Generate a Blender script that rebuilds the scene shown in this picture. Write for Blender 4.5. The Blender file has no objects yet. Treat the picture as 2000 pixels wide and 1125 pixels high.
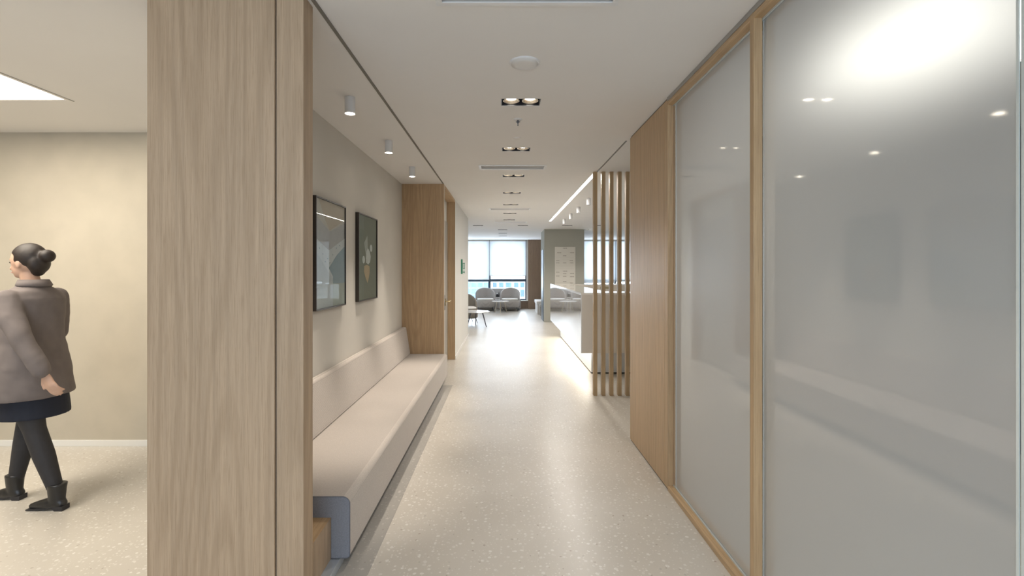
import bpy, bmesh, math, random
from mathutils import Vector, Matrix
random.seed(7)
S = bpy.context.scene
COL = S.collection
PI = math.pi
H = 2.675          # ceiling height

# ------------------------------------------------------------------ camera
cd = bpy.data.cameras.new('camera')
cd.lens = 17.1; cd.sensor_width = 36; cd.sensor_fit = 'HORIZONTAL'
cd.shift_x = 0.0075; cd.shift_y = -0.0175
cd.clip_start = 0.05; cd.clip_end = 400
cam = bpy.data.objects.new('camera', cd); COL.objects.link(cam)
cam.location = (0, 0, 1.5); cam.rotation_euler = (PI/2, 0, 0)
S.camera = cam

# ------------------------------------------------------------------ view + world
S.view_settings.view_transform = 'Standard'
S.view_settings.look = 'None'
S.view_settings.gamma = 1.0
S.view_settings.use_curve_mapping = False
S.view_settings.exposure = 0.98
w = bpy.data.worlds.new('sky'); S.world = w; w.use_nodes = True
wb = w.node_tree.nodes['Background']
wb.inputs[0].default_value = (0.80, 0.90, 1.0, 1); wb.inputs[1].default_value = 5.5

def area_light(name, loc, rot, sx, sy, energy, color, spread=PI):
    l = bpy.data.lights.new(name, 'AREA'); l.shape = 'RECTANGLE'
    l.size = sx; l.size_y = sy; l.energy = energy; l.color = color; l.spread = spread
    o = bpy.data.objects.new(name, l); COL.objects.link(o)
    o.location = loc; o.rotation_euler = rot
    return o
# lounge daylight panel inside the blinds; cool daylight fill added before windowless rear wall
area_light('daylight_lounge', (0.0, 18.70, 1.5), (-PI/2, 0, 0), 9.0, 2.2, 62, (0.72, 0.84, 1.0))
area_light('hall_daylight_fill', (-1.0, -3.35, 1.5), (PI/2, 0, 0), 4.0, 2.0, 60, (0.70, 0.84, 1.0))

def spot(name, loc, energy, color=(1.0, 0.90, 0.79), angle=100, blend=0.8, radius=0.03, tilt=(0, 0, 0)):
    l = bpy.data.lights.new(name, 'SPOT'); l.energy = energy; l.color = color
    l.spot_size = math.radians(angle); l.spot_blend = blend; l.shadow_soft_size = radius
    o = bpy.data.objects.new(name, l); COL.objects.link(o); o.location = loc; o.rotation_euler = tilt
    return o

# ------------------------------------------------------------------ materials
def newmat(name):
    m = bpy.data.materials.new(name); m.use_nodes = True
    nt = m.node_tree
    return m, nt, nt.nodes['Principled BSDF']
def N(nt, t, **kw):
    n = nt.nodes.new(t)
    for k, v in kw.items(): setattr(n, k, v)
    return n
def ramp(nt, src, stops):
    r = N(nt, 'ShaderNodeValToRGB')
    e = r.color_ramp.elements
    while len(e) < len(stops): e.new(0.5)
    for i, (p, c) in enumerate(stops):
        e[i].position = p; e[i].color = (c[0], c[1], c[2], 1)
    nt.links.new(src, r.inputs[0]); return r.outputs[0]
def coords(nt, scale=(1, 1, 1)):
    t = N(nt, 'ShaderNodeTexCoord'); m = N(nt, 'ShaderNodeMapping')
    m.inputs['Scale'].default_value = scale
    nt.links.new(t.outputs['Object'], m.inputs[0]); return m.outputs[0]
def noise(nt, vec, scale, detail=3, rough=0.5):
    n = N(nt, 'ShaderNodeTexNoise'); n.inputs['Scale'].default_value = scale
    n.inputs['Detail'].default_value = detail; n.inputs['Roughness'].default_value = rough
    nt.links.new(vec, n.inputs['Vector']); return n.outputs[0]
def mixc(nt, fac, a, b, mode='MIX'):
    m = N(nt, 'ShaderNodeMix', data_type='RGBA', blend_type=mode)
    for inp, v in ((m.inputs[0], fac), (m.inputs[6], a), (m.inputs[7], b)):
        if hasattr(v, 'is_linked') or isinstance(v, bpy.types.NodeSocket): nt.links.new(v, inp)
        elif isinstance(v, (int, float)): inp.default_value = v
        else: inp.default_value = (v[0], v[1], v[2], 1)
    return m.outputs[2]
def bump(nt, b, src, strength=0.1, dist=0.01):
    n = N(nt, 'ShaderNodeBump'); n.inputs['Strength'].default_value = strength
    n.inputs['Distance'].default_value = dist
    nt.links.new(src, n.inputs['Height']); nt.links.new(n.outputs[0], b.inputs['Normal'])

def plain(name, col, rough=0.5, metal=0.0, var=0.03, nscale=6, bmp=0.0, spec=0.5, coat=0.0):
    m, nt, b = newmat(name)
    v = coords(nt)
    n = noise(nt, v, nscale, 3)
    lo = [c*(1-var) for c in col]; hi = [min(1, c*(1+var)) for c in col]
    nt.links.new(ramp(nt, n, [(0.3, lo), (0.7, hi)]), b.inputs['Base Color'])
    b.inputs['Roughness'].default_value = rough; b.inputs['Metallic'].default_value = metal
    b.inputs['Specular IOR Level'].default_value = spec
    b.inputs['Coat Weight'].default_value = coat
    if bmp: bump(nt, b, noise(nt, v, nscale*30, 2), bmp, 0.002)
    return m

def oak(name, base, along='Z', rough=0.5, board=0.26, ringy=1.0):
    """oak veneer: boards of slightly different tone, growth rings, fine pores, all running along one axis"""
    m, nt, b = newmat(name)
    def sc(a, l): return {'Z': (a, a, l), 'Y': (a, l, a), 'X': (l, a, a)}[along]
    # board tone: cells across the grain
    cv = coords(nt, sc(1/board, 0.0001))
    vo = N(nt, 'ShaderNodeTexWhiteNoise', noise_dimensions='3D')
    fl = N(nt, 'ShaderNodeVectorMath', operation='FLOOR'); nt.links.new(cv, fl.inputs[0]); nt.links.new(fl.outputs[0], vo.inputs[0])
    # growth rings
    rv = coords(nt, sc(1.0, 0.07))
    dn = noise(nt, rv, 3.0, 1)
    wv = N(nt, 'ShaderNodeMath', operation='MULTIPLY'); nt.links.new(dn, wv.inputs[0]); wv.inputs[1].default_value = 130*ringy
    sn = N(nt, 'ShaderNodeMath', operation='SINE'); nt.links.new(wv.outputs[0], sn.inputs[0])
    s2 = N(nt, 'ShaderNodeMath', operation='MULTIPLY_ADD'); nt.links.new(sn.outputs[0], s2.inputs[0]); s2.inputs[1].default_value = 0.5; s2.inputs[2].default_value = 0.5
    pores = noise(nt, coords(nt, sc(330, 7)), 1.0, 3, 0.65)
    streak = noise(nt, coords(nt, sc(52, 0.8)), 1.0, 3, 0.6)
    d = [c*0.86 for c in base]; l = [min(1, c*1.07) for c in base]
    c1 = ramp(nt, streak, [(0.3, d), (0.7, l)])
    c2 = mixc(nt, ramp(nt, s2.outputs[0], [(0.45, (0, 0, 0)), (1.0, (0.26, 0.26, 0.26))]), c1, [base[0]*0.60, base[1]*0.56, base[2]*0.50])
    c3 = mixc(nt, ramp(nt, pores, [(0.50, (0, 0, 0)), (0.70, (0.62, 0.62, 0.62))]), c2, [base[0]*0.62, base[1]*0.57, base[2]*0.50])
    c4 = mixc(nt, 0.05, c3, vo.outputs['Value'], 'OVERLAY')
    nt.links.new(c4, b.inputs['Base Color'])
    b.inputs['Roughness'].default_value = rough
    bump(nt, b, pores, 0.12, 0.001)
    return m

def terrazzo(name='terrazzo', lo=(0.52, 0.485, 0.43), hi=(0.585, 0.55, 0.495), cg=1.0):
    m, nt, b = newmat(name)
    base = ramp(nt, noise(nt, coords(nt), 1.4, 4), [(0.3, lo), (0.7, hi)])
    def chips(scale, size, prob, seed, prev, ca, cb):
        t = coords(nt, (1, 1, 0.0001))
        off = N(nt, 'ShaderNodeVectorMath', operation='ADD'); nt.links.new(t, off.inputs[0]); off.inputs[1].default_value = (seed, seed*2.3, 0)
        wn = N(nt, 'ShaderNodeTexNoise'); wn.inputs['Scale'].default_value = scale*2.0; nt.links.new(off.outputs[0], wn.inputs['Vector'])
        ws = N(nt, 'ShaderNodeVectorMath', operation='SCALE'); nt.links.new(wn.outputs['Color'], ws.inputs[0]); ws.inputs['Scale'].default_value = 0.35/scale
        ad = N(nt, 'ShaderNodeVectorMath', operation='ADD'); nt.links.new(off.outputs[0], ad.inputs[0]); nt.links.new(ws.outputs[0], ad.inputs[1])
        v = N(nt, 'ShaderNodeTexVoronoi', voronoi_dimensions='2D'); v.inputs['Scale'].default_value = scale
        nt.links.new(ad.outputs[0], v.inputs['Vector'])
        sp = N(nt, 'ShaderNodeSeparateColor'); nt.links.new(v.outputs['Color'], sp.inputs[0])
        th = N(nt, 'ShaderNodeMath', operation='MULTIPLY'); nt.links.new(sp.outputs[0], th.inputs[0]); th.inputs[1].default_value = size
        lt = N(nt, 'ShaderNodeMath', operation='LESS_THAN'); nt.links.new(v.outputs['Distance'], lt.inputs[0]); nt.links.new(th.outputs[0], lt.inputs[1])
        pr = N(nt, 'ShaderNodeMath', operation='LESS_THAN'); nt.links.new(sp.outputs[1], pr.inputs[0]); pr.inputs[1].default_value = prob
        mu = N(nt, 'ShaderNodeMath', operation='MULTIPLY'); nt.links.new(lt.outputs[0], mu.inputs[0]); nt.links.new(pr.outputs[0], mu.inputs[1])
        cc = ramp(nt, sp.outputs[2], [(0.0, [q*cg for q in ca]), (1.0, [q*cg for q in cb])])
        return mixc(nt, mu.outputs[0], prev, cc)
    c = chips(30, 0.30, 0.62, 0.0, base, (0.61, 0.58, 0.53), (0.72, 0.70, 0.66))
    c = chips(52, 0.30, 0.4, 7.7, c, (0.58, 0.55, 0.50), (0.70, 0.67, 0.62))
    c = chips(19, 0.14, 0.22, 3.1, c, (0.34, 0.28, 0.23), (0.47, 0.45, 0.41))
    nt.links.new(c, b.inputs['Base Color'])
    b.inputs['Roughness'].default_value = 0.34
    b.inputs['Specular IOR Level'].default_value = 0.5
    b.inputs['Coat Weight'].default_value = 0.12; b.inputs['Coat Roughness'].default_value = 0.22
    bump(nt, b, noise(nt, coords(nt, (1, 3, 1)), 1.1, 2), 0.10, 0.02)
    return m

def fabric(name, col, sc=900):
    m, nt, b = newmat(name)
    v = coords(nt)
    w1 = N(nt, 'ShaderNodeTexWave', bands_direction='Z'); w1.inputs['Scale'].default_value = sc*0.22; w1.inputs['Distortion'].default_value = 1.5
    w2 = N(nt, 'ShaderNodeTexWave', bands_direction='Y'); w2.inputs['Scale'].default_value = sc*0.22; w2.inputs['Distortion'].default_value = 1.5
    w3 = N(nt, 'ShaderNodeTexWave', bands_direction='X'); w3.inputs['Scale'].default_value = sc*0.22; w3.inputs['Distortion'].default_value = 1.5
    a = N(nt, 'ShaderNodeMath', operation='ADD'); a2 = N(nt, 'ShaderNodeMath', operation='ADD')
    for x in (w1, w2, w3): nt.links.new(v, x.inputs['Vector'])
    nt.links.new(w1.outputs['Fac'], a.inputs[0]); nt.links.new(w2.outputs['Fac'], a.inputs[1])
    nt.links.new(a.outputs[0], a2.inputs[0]); nt.links.new(w3.outputs['Fac'], a2.inputs[1])
    d = N(nt, 'ShaderNodeMath', operation='DIVIDE'); nt.links.new(a2.outputs[0], d.inputs[0]); d.inputs[1].default_value = 3
    n = noise(nt, v, 180, 3, 0.7)
    mm = N(nt, 'ShaderNodeMath', operation='MULTIPLY'); nt.links.new(d.outputs[0], mm.inputs[0]); nt.links.new(n, mm.inputs[1])
    nt.links.new(ramp(nt, mm.outputs[0], [(0.08, [c*0.72 for c in col]), (0.42, [min(1, c*1.16) for c in col])]), b.inputs['Base Color'])
    b.inputs['Roughness'].default_value = 0.9; b.inputs['Specular IOR Level'].default_value = 0.2
    b.inputs['Sheen Weight'].default_value = 0.25
    bump(nt, b, d.outputs[0], 0.2, 0.001)
    return m

def emis(name, col, strength):
    m, nt, b = newmat(name)
    b.inputs['Base Color'].default_value = (0.8, 0.8, 0.8, 1)
    b.inputs['Emission Color'].default_value = (*col, 1); b.inputs['Emission Strength'].default_value = strength
    return m

def frosted():
    """clear polished face over an evenly frosted film: sharp weak mirror + soft scatter both ways"""
    m, nt, b = newmat('frosted_glass'); nt.nodes.remove(b)
    out = nt.nodes['Material Output']
    dif = N(nt, 'ShaderNodeBsdfDiffuse'); dif.inputs[0].default_value = (0.60, 0.655, 0.71, 1)
    tr = N(nt, 'ShaderNodeBsdfTranslucent'); tr.inputs[0].default_value = (0.80, 0.82, 0.84, 1)
    rf = N(nt, 'ShaderNodeBsdfRefraction'); rf.inputs['Roughness'].default_value = 0.75; rf.inputs['IOR'].default_value = 1.30
    rf.inputs[0].default_value = (0.9, 0.92, 0.93, 1)
    gl = N(nt, 'ShaderNodeBsdfGlossy'); gl.inputs['Roughness'].default_value = 0.05
    gr = N(nt, 'ShaderNodeBsdfGlossy'); gr.inputs['Roughness'].default_value = 0.32
    m1 = N(nt, 'ShaderNodeMixShader'); m1.inputs[0].default_value = 0.50
    nt.links.new(dif.outputs[0], m1.inputs[1]); nt.links.new(tr.outputs[0], m1.inputs[2])
    m2 = N(nt, 'ShaderNodeMixShader'); m2.inputs[0].default_value = 0.22
    nt.links.new(m1.outputs[0], m2.inputs[1]); nt.links.new(rf.outputs[0], m2.inputs[2])
    g2 = N(nt, 'ShaderNodeMixShader'); g2.inputs[0].default_value = 0.45
    nt.links.new(gl.outputs[0], g2.inputs[1]); nt.links.new(gr.outputs[0], g2.inputs[2])
    m3 = N(nt, 'ShaderNodeMixShader'); nt.links.new(facing(nt, 0.28, 1.2), m3.inputs[0])
    nt.links.new(m2.outputs[0], m3.inputs[1]); nt.links.new(g2.outputs[0], m3.inputs[2])
    nt.links.new(m3.outputs[0], out.inputs[0])
    return m

def facing(nt, base, gain):
    """mirror share of a thin pane, the same from both sides: low face-on, high at grazing"""
    lw = N(nt, 'ShaderNodeLayerWeight'); lw.inputs[0].default_value = 0.5
    p = N(nt, 'ShaderNodeMath', operation='POWER'); nt.links.new(lw.outputs['Facing'], p.inputs[0]); p.inputs[1].default_value = 4.0
    q = N(nt, 'ShaderNodeMath', operation='MULTIPLY_ADD', use_clamp=True); nt.links.new(p.outputs[0], q.inputs[0]); q.inputs[1].default_value = gain; q.inputs[2].default_value = base
    return q.outputs[0]
def clear_glass(name='clear_glass', base=0.03, gain=0.6):
    m, nt, b = newmat(name); nt.nodes.remove(b)
    out = nt.nodes['Material Output']
    t = N(nt, 'ShaderNodeBsdfTransparent'); t.inputs[0].default_value = (0.93, 0.96, 0.97, 1)
    g = N(nt, 'ShaderNodeBsdfGlossy'); g.inputs['Roughness'].default_value = 0.01
    x = N(nt, 'ShaderNodeMixShader'); nt.links.new(facing(nt, base, gain), x.inputs[0]); nt.links.new(t.outputs[0], x.inputs[1]); nt.links.new(g.outputs[0], x.inputs[2])
    nt.links.new(x.outputs[0], out.inputs[0]); return m

def blind_mat():
    m, nt, b = newmat('blind_fabric'); nt.nodes.remove(b)
    out = nt.nodes['Material Output']
    v = coords(nt)
    c = ramp(nt, noise(nt, v, 3, 3), [(0.3, (0.80, 0.82, 0.84)), (0.7, (0.86, 0.87, 0.88))])
    d = N(nt, 'ShaderNodeBsdfDiffuse'); t = N(nt, 'ShaderNodeBsdfTranslucent')
    nt.links.new(c, d.inputs[0]); nt.links.new(c, t.inputs[0])
    x = N(nt, 'ShaderNodeMixShader'); x.inputs[0].default_value = 0.5
    nt.links.new(d.outputs[0], x.inputs[1]); nt.links.new(t.outputs[0], x.inputs[2]); nt.links.new(x.outputs[0], out.inputs[0])
    return m

M = {}
M['floor'] = terrazzo()
M['floor_strip'] = terrazzo('darker_terrazzo', (0.33, 0.315, 0.29), (0.37, 0.355, 0.33), 0.66)  # floor mix in darker tones, for the band beside the bench
M['ceiling'] = plain('ceiling_paint', (0.80, 0.785, 0.765), 0.9, var=0.01, nscale=2)
M['wall'] = plain('greige_paint', (0.64, 0.615, 0.565), 0.85, var=0.02, nscale=3, bmp=0.05)
M['wall_hall'] = plain('hall_paint', (0.47, 0.425, 0.345), 0.85, var=0.04, nscale=5, bmp=0.05)
M['wall_white'] = plain('light_paint', (0.66, 0.655, 0.63), 0.8, var=0.015, nscale=3, bmp=0.04)
M['wall_sage'] = plain('sage_paint', (0.43, 0.43, 0.38), 0.85, var=0.02, nscale=3)
M['slate'] = plain('slate_paint', (0.20, 0.215, 0.235), 0.8, var=0.02, nscale=3)
M['skirting'] = plain('skirting_paint', (0.72, 0.71, 0.68), 0.45, var=0.01)
M['oak_pale'] = oak('pale_oak', (0.50, 0.37, 0.25), 'Z', 0.55, 0.21)
M['oak'] = oak('honey_oak', (0.54, 0.375, 0.215), 'Z', 0.42, 0.30)
M['oak_y'] = oak('oak_along', (0.54, 0.375, 0.215), 'Y', 0.45, 0.30)
M['oak_slat'] = oak('slat_oak', (0.48, 0.33, 0.175), 'Z', 0.5, 0.30)
M['oak_dark'] = oak('lounge_oak', (0.30, 0.215, 0.15), 'Z', 0.5, 0.30)
M['alu'] = plain('brushed_aluminium', (0.40, 0.39, 0.37), 0.4, 0.6, var=0.03, nscale=20)
M['trim_grey'] = plain('trim_grey', (0.20, 0.185, 0.16), 0.5, 0.2, var=0.03)
M['shadow_gap'] = plain('black_profile', (0.05, 0.045, 0.04), 0.6, var=0.05)
M['cream'] = plain('cream_edge', (0.72, 0.66, 0.56), 0.5, var=0.02)
M['bench'] = fabric('bench_weave', (0.52, 0.47, 0.425))
M['plinth_metal'] = plain('plinth_metal', (0.55, 0.60, 0.66), 0.35, 0.5, var=0.02)
M['bench_end'] = fabric('bench_end_weave', (0.25, 0.265, 0.305))  # bench weave made darker and bluer for the end face
M['piping'] = plain('piping_cord', (0.16, 0.17, 0.20), 0.9, var=0.1, nscale=60)
M['frosted'] = frosted()
M['seal'] = plain('glass_seal', (0.62, 0.68, 0.68), 0.15, 0.1, var=0.02, coat=0.5)
M['glass'] = clear_glass()
M['art_glass'] = clear_glass('picture_glazing', 0.01, 0.06)
M['blind'] = blind_mat()
M['frame_blue'] = plain('window_frame_metal', (0.05, 0.075, 0.11), 0.4, 0.3, var=0.03)
M['white_metal'] = plain('white_powder_coat', (0.76, 0.76, 0.76), 0.4, var=0.01)
M['vent_metal'] = plain('vent_metal', (0.72, 0.71, 0.69), 0.5, var=0.02)
M['vent_dark'] = plain('vent_slot', (0.12, 0.12, 0.12), 0.7, var=0.05)
M['black_metal'] = plain('black_metal', (0.035, 0.035, 0.04), 0.35, 0.4, var=0.05)
M['reflector'] = plain('lamp_reflector', (0.75, 0.70, 0.62), 0.2, 0.9, var=0.03)
M['lamp'] = emis('lamp_glow', (1.0, 0.88, 0.70), 14.0)
M['lamp_white'] = emis('linear_glow', (1.0, 0.95, 0.87), 5.0)
M['panel_glow'] = emis('light_panel_glow', (1.0, 0.95, 0.86), 4.0)
M['soft_glow'] = emis('soft_panel_glow', (1.0, 0.95, 0.86), 1.6)
M['strip_glow'] = emis('strip_glow', (1.0, 0.93, 0.80), 8.0)
M['counter'] = plain('counter_lacquer', (0.68, 0.62, 0.54), 0.35, var=0.01, nscale=2)
M['counter_top'] = plain('counter_top', (0.80, 0.76, 0.69), 0.10, var=0.015, nscale=8, coat=0.6)
M['counter_glass'] = plain('back_painted_glass', (0.76, 0.76, 0.76), 0.03, var=0.01, nscale=2, spec=1.0, coat=1.0)
M['counter_base'] = plain('counter_plinth', (0.78, 0.78, 0.77), 0.3, var=0.01)
M['chair'] = fabric('chair_fabric', (0.46, 0.44, 0.425), 200)
M['chair_dark'] = fabric('taupe_chair_fabric', (0.25, 0.23, 0.20), 200)
M['seat_white'] = plain('seat_pad_fabric', (0.80, 0.80, 0.79), 0.8, var=0.03, nscale=40)
M['leg_metal'] = plain('grey_leg_metal', (0.10, 0.11, 0.13), 0.35, 0.6, var=0.03)
M['leg_wood'] = oak('leg_ash', (0.66, 0.60, 0.49), 'Z', 0.5)
M['table_white'] = plain('table_laminate', (0.80, 0.80, 0.80), 0.2, var=0.01, coat=0.4)
M['brass'] = plain('brushed_brass', (0.62, 0.50, 0.30), 0.35, 0.9, var=0.05, nscale=30)
M['door_grey'] = plain('grey_door_leaf', (0.36, 0.34, 0.31), 0.45, var=0.02)
M['green'] = plain('sign_green', (0.01, 0.22, 0.12), 0.4, var=0.04)
M['sign_white'] = plain('sign_white', (0.80, 0.84, 0.82), 0.4, var=0.01)
M['board'] = plain('directory_board', (0.70, 0.68, 0.62), 0.35, var=0.015)
M['board_text'] = plain('board_text', (0.30, 0.27, 0.24), 0.6, var=0.03)
M['board_line'] = plain('board_line', (0.56, 0.54, 0.48), 0.6, var=0.02)
M['frame_black'] = plain('walnut_frame', (0.035, 0.027, 0.022), 0.35, var=0.1, nscale=30)

# ------------------------------------------------------------------ mesh helpers
def B(): return bmesh.new()
def box(bm, x0, x1, y0, y1, z0, z1):
    vs = [bm.verts.new(p) for p in ((x0, y0, z0), (x1, y0, z0), (x1, y1, z0), (x0, y1, z0), (x0, y0, z1), (x1, y0, z1), (x1, y1, z1), (x0, y1, z1))]
    for f in ((3, 2, 1, 0), (4, 5, 6, 7), (0, 1, 5, 4), (1, 2, 6, 5), (2, 3, 7, 6), (3, 0, 4, 7)):
        bm.faces.new([vs[i] for i in f])
    return bm
def prism(bm, pts, axis, a, b):
    """extrude a 2-D outline along an axis; pts are the two other coordinates in order"""
    def P(p, t): return {'X': (t, p[0], p[1]), 'Y': (p[0], t, p[1]), 'Z': (p[0], p[1], t)}[axis]
    A = [bm.verts.new(P(p, a)) for p in pts]; C = [bm.verts.new(P(p, b)) for p in pts]
    n = len(pts)
    bm.faces.new(A); bm.faces.new(list(reversed(C)))
    for i in range(n): bm.faces.new((A[i], C[i], C[(i+1) % n], A[(i+1) % n]))
    return bm
def lathe(bm, prof, seg=32, c=(0, 0, 0)):
    """prof: (radius, z) from bottom to top"""
    rings = []
    for r, z in prof:
        if r < 1e-6: rings.append([bm.verts.new((c[0], c[1], c[2]+z))])
        else: rings.append([bm.verts.new((c[0]+r*math.cos(2*PI*i/seg), c[1]+r*math.sin(2*PI*i/seg), c[2]+z)) for i in range(seg)])
    for a, b in zip(rings, rings[1:]):
        for i in range(seg):
            j = (i+1) % seg
            if len(a) == 1 and len(b) == 1: continue
            if len(a) == 1: bm.faces.new((a[0], b[j], b[i]))
            elif len(b) == 1: bm.faces.new((a[i], a[j], b[0]))
            else: bm.faces.new((a[i], a[j], b[j], b[i]))
    if len(rings[0]) > 1: bm.faces.new(list(reversed(rings[0])))
    if len(rings[-1]) > 1: bm.faces.new(rings[-1])
    return bm
def tube(bm, pts, radii, seg=12, caps=True, squash=1.0):
    """smooth tapering tube through points with rounded ends"""
    pts = [Vector(p) for p in pts]
    if isinstance(radii, (int, float)): radii = [radii]*len(pts)
    P = []; R = []
    if caps:
        d = (pts[0]-pts[1]).normalized()
        for a in (85, 60, 30): P.append(pts[0]+d*radii[0]*math.sin(math.radians(a))); R.append(radii[0]*math.cos(math.radians(a)))
    P += pts; R += list(radii)
    if caps:
        d = (pts[-1]-pts[-2]).normalized()
        for a in (30, 60, 85): P.append(pts[-1]+d*radii[-1]*math.sin(math.radians(a))); R.append(radii[-1]*math.cos(math.radians(a)))
    rings = []; ref = None
    for i, p in enumerate(P):
        t = (P[min(i+1, len(P)-1)]-P[max(i-1, 0)]).normalized()
        if ref is None:
            ref = Vector((0, 0, 1)) if abs(t.z) < 0.9 else Vector((0, 1, 0))
        u = (ref - t*ref.dot(t)).normalized(); v = t.cross(u); ref = u
        rings.append([bm.verts.new(p+(u*math.cos(2*PI*k/seg)+v*math.sin(2*PI*k/seg)*squash)*R[i]) for k in range(seg)])
    for a, b in zip(rings, rings[1:]):
        for k in range(seg): bm.faces.new((a[k], a[(k+1) % seg], b[(k+1) % seg], b[k]))
    bm.faces.new(list(reversed(rings[0]))); bm.faces.new(rings[-1])
    return bm
def loft(bm, secs, seg=28, n=2.3):
    """secs: (cx, cy, z, rx, ry) superellipse rings bottom to top, closed"""
    rings = []
    for cx, cy, z, rx, ry in secs:
        r = []
        for k in range(seg):
            a = 2*PI*k/seg; c, s = math.cos(a), math.sin(a)
            r.append(bm.verts.new((cx+rx*math.copysign(abs(c)**(2/n), c), cy+ry*math.copysign(abs(s)**(2/n), s), z)))
        rings.append(r)
    for a, b in zip(rings, rings[1:]):
        for k in range(seg): bm.faces.new((a[k], a[(k+1) % seg], b[(k+1) % seg], b[k]))
    bm.faces.new(list(reversed(rings[0]))); bm.faces.new(rings[-1])
    return bm
def ball(bm, c, r, sub=3):
    v = bmesh.ops.create_icosphere(bm, subdivisions=sub, radius=1.0)['verts']
    for p in v: p.co = Vector((c[0]+p.co.x*r[0], c[1]+p.co.y*r[1], c[2]+p.co.z*r[2]))
    return bm

def obj(name, bm, mat, parent=None, smooth=False, bevel=0.0, seg=2):
    bmesh.ops.recalc_face_normals(bm, faces=bm.faces)
    me = bpy.data.meshes.new(name); bm.to_mesh(me); bm.free()
    if isinstance(mat, (list, tuple)):
        for x in mat: me.materials.append(x)
    else: me.materials.append(mat)
    o = bpy.data.objects.new(name, me); COL.objects.link(o)
    if smooth:
        for p in me.polygons: p.use_smooth = True
    if bevel:
        md = o.modifiers.new('bevel', 'BEVEL'); md.width = bevel; md.segments = seg; md.limit_method = 'ANGLE'; md.angle_limit = math.radians(40)
    if parent is not None: o.parent = parent
    return o
def struct(name, bm, mat, parent=None, **kw):
    o = obj(name, bm, mat, parent, **kw)
    if parent is None: o['kind'] = 'structure'
    return o
def thing(name, label, cat, loc=(0, 0, 0), rz=0.0, group=None):
    o = bpy.data.objects.new(name, None); COL.objects.link(o)
    o.empty_display_size = 0.1
    o.location = loc; o.rotation_euler = (0, 0, rz)
    o['label'] = label; o['category'] = cat
    if group: o['group'] = group
    return o
def tag(o, label, cat, group=None):
    o['label'] = label; o['category'] = cat
    if group: o['group'] = group
    return o
def dup(root, loc, label, rz=None):
    def cp(o, par):
        c = o.copy(); COL.objects.link(c)
        if par is not None: c.parent = par
        for ch in [x for x in bpy.data.objects if x.parent == o]: cp(ch, c)
        return c
    r = cp(root, None); r.location = loc; r['label'] = label
    if rz is not None: r.rotation_euler = (0, 0, rz)
    return r
def bx(*a): return box(B(), *a)
def holed(bm, x0, x1, y0, y1, z, zt, holes):
    """a slab z..zt with rectangular openings (sides closed)"""
    xs = sorted({x0, x1, *[h[0] for h in holes], *[h[1] for h in holes]})
    ys = sorted({y0, y1, *[h[2] for h in holes], *[h[3] for h in holes]})
    # merge x-cells per y-row to keep long quads
    for j in range(len(ys)-1):
        ya, yb = ys[j], ys[j+1]; ym = (ya+yb)/2
        hs = sorted([(h[0], h[1]) for h in holes if h[2] < ym < h[3]])
        cur = x0
        for a, b_ in hs+[(x1, x1)]:
            if a > cur: box(bm, cur, a, ya, yb, z, zt)
            cur = max(cur, b_)
    return bm

# ------------------------------------------------------------------ the setting
struct('floor', bx(-6, 7, -3.6, 19.2, -0.12, 0), M['floor'])

DL_W, DL_D = 0.275, 0.145                      # double downlight opening
DLX = 0.115
DL = [(DLX, -0.45), (DLX, 0.90)] + [(DLX, 3.41+1.332*k) for k in range(7)]
DL_far = [(-0.695, 12.83), (0.49, 12.83), (1.66, 12.83), (2.50, 12.83), (-0.05, 14.2), (-0.05, 15.6), (-0.05, 16.8), (2.35, 14.2)]
holes = [(x-DL_W/2, x+DL_W/2, y-DL_D/2, y+DL_D/2) for x, y in DL+DL_far]
VENTS = [(-0.30, 0.50, 1.93, 2.155), (-0.29, 0.48, 5.44, 5.67), (-0.29, 0.50, 9.25, 9.47), (-0.25, 0.55, 11.80, 12.02)]
vh = [(a+0.02, b-0.02, c+0.02, d-0.02) for a, b, c, d in VENTS]
LIN = (1.075, 1.135, 5.93, 11.75)
PAN = (-4.10, -3.03, 1.30, 3.365)
GPAN = (2.00, 2.90, 1.95, 2.95)
struct('ceiling', holed(B(), -6, 7, -3.6, 19.2, H, H+0.14, holes+vh+[LIN, PAN, GPAN]), M['ceiling'])

# outer shell
struct('wall_hall_left', bx(-6.15, -6, -3.6, 4.15, 0, H), M['wall_hall'])
struct('wall_hall_back', bx(-6.15, -1.56, 4.15, 4.30, 0, H), M['wall_hall'])
struct('baseboard_hall_back', bx(-6.0, -1.56, 4.138, 4.15, 0, 0.052), M['skirting'], bevel=0.002)
struct('wall_behind', holed(B(), -6.15, 7.15, -3.75, -3.6, 0, H, []), M['wall_white'])
struct('wall_alcove', bx(-1.56, -1.40, 2.22, 6.64, 0, H), M['wall'])
struct('wall_door_side', bx(-1.56, -0.99, 6.662, 6.78, 0, H), M['wall_white'])
struct('wall_sign_side', bx(-1.2, -0.823, 8.165, 11.09, 0, H), M['wall_white'])
struct('baseboard_sign_side', bx(-0.823, -0.811, 8.166, 11.09, 0, 0.06), M['skirting'], bevel=0.002)
struct('wall_lounge_left', bx(-6.15, -6, 11.0, 19.2, 0, H), M['wall_white'])
struct('wall_lounge_near', bx(-6.0, -1.2, 10.94, 11.09, 0, H), M['wall_white'])
struct('wall_reception_right', bx(7, 7.15, 4.3, 19.2, 0, H), M['wall_white'])
struct('wall_meeting_back', bx(1.25, 7.15, 4.30, 4.42, 0, H), M['wall_white'])
struct('wall_meeting_end', bx(1.25, 4.2, 4.27, 4.30, 0, H), M['slate'])
struct('wall_meeting_right', bx(4.2, 4.35, -3.6, 4.30, 0, H), M['slate'])
struct('wall_block', bx(1.15, 2.30, 14.0, 15.25, 0, H), M['wall_sage'])
struct('trim_block_door', bx(1.138, 1.15, 14.25, 14.95, 0, 2.1), M['frame_blue'], bevel=0.002)
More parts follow.
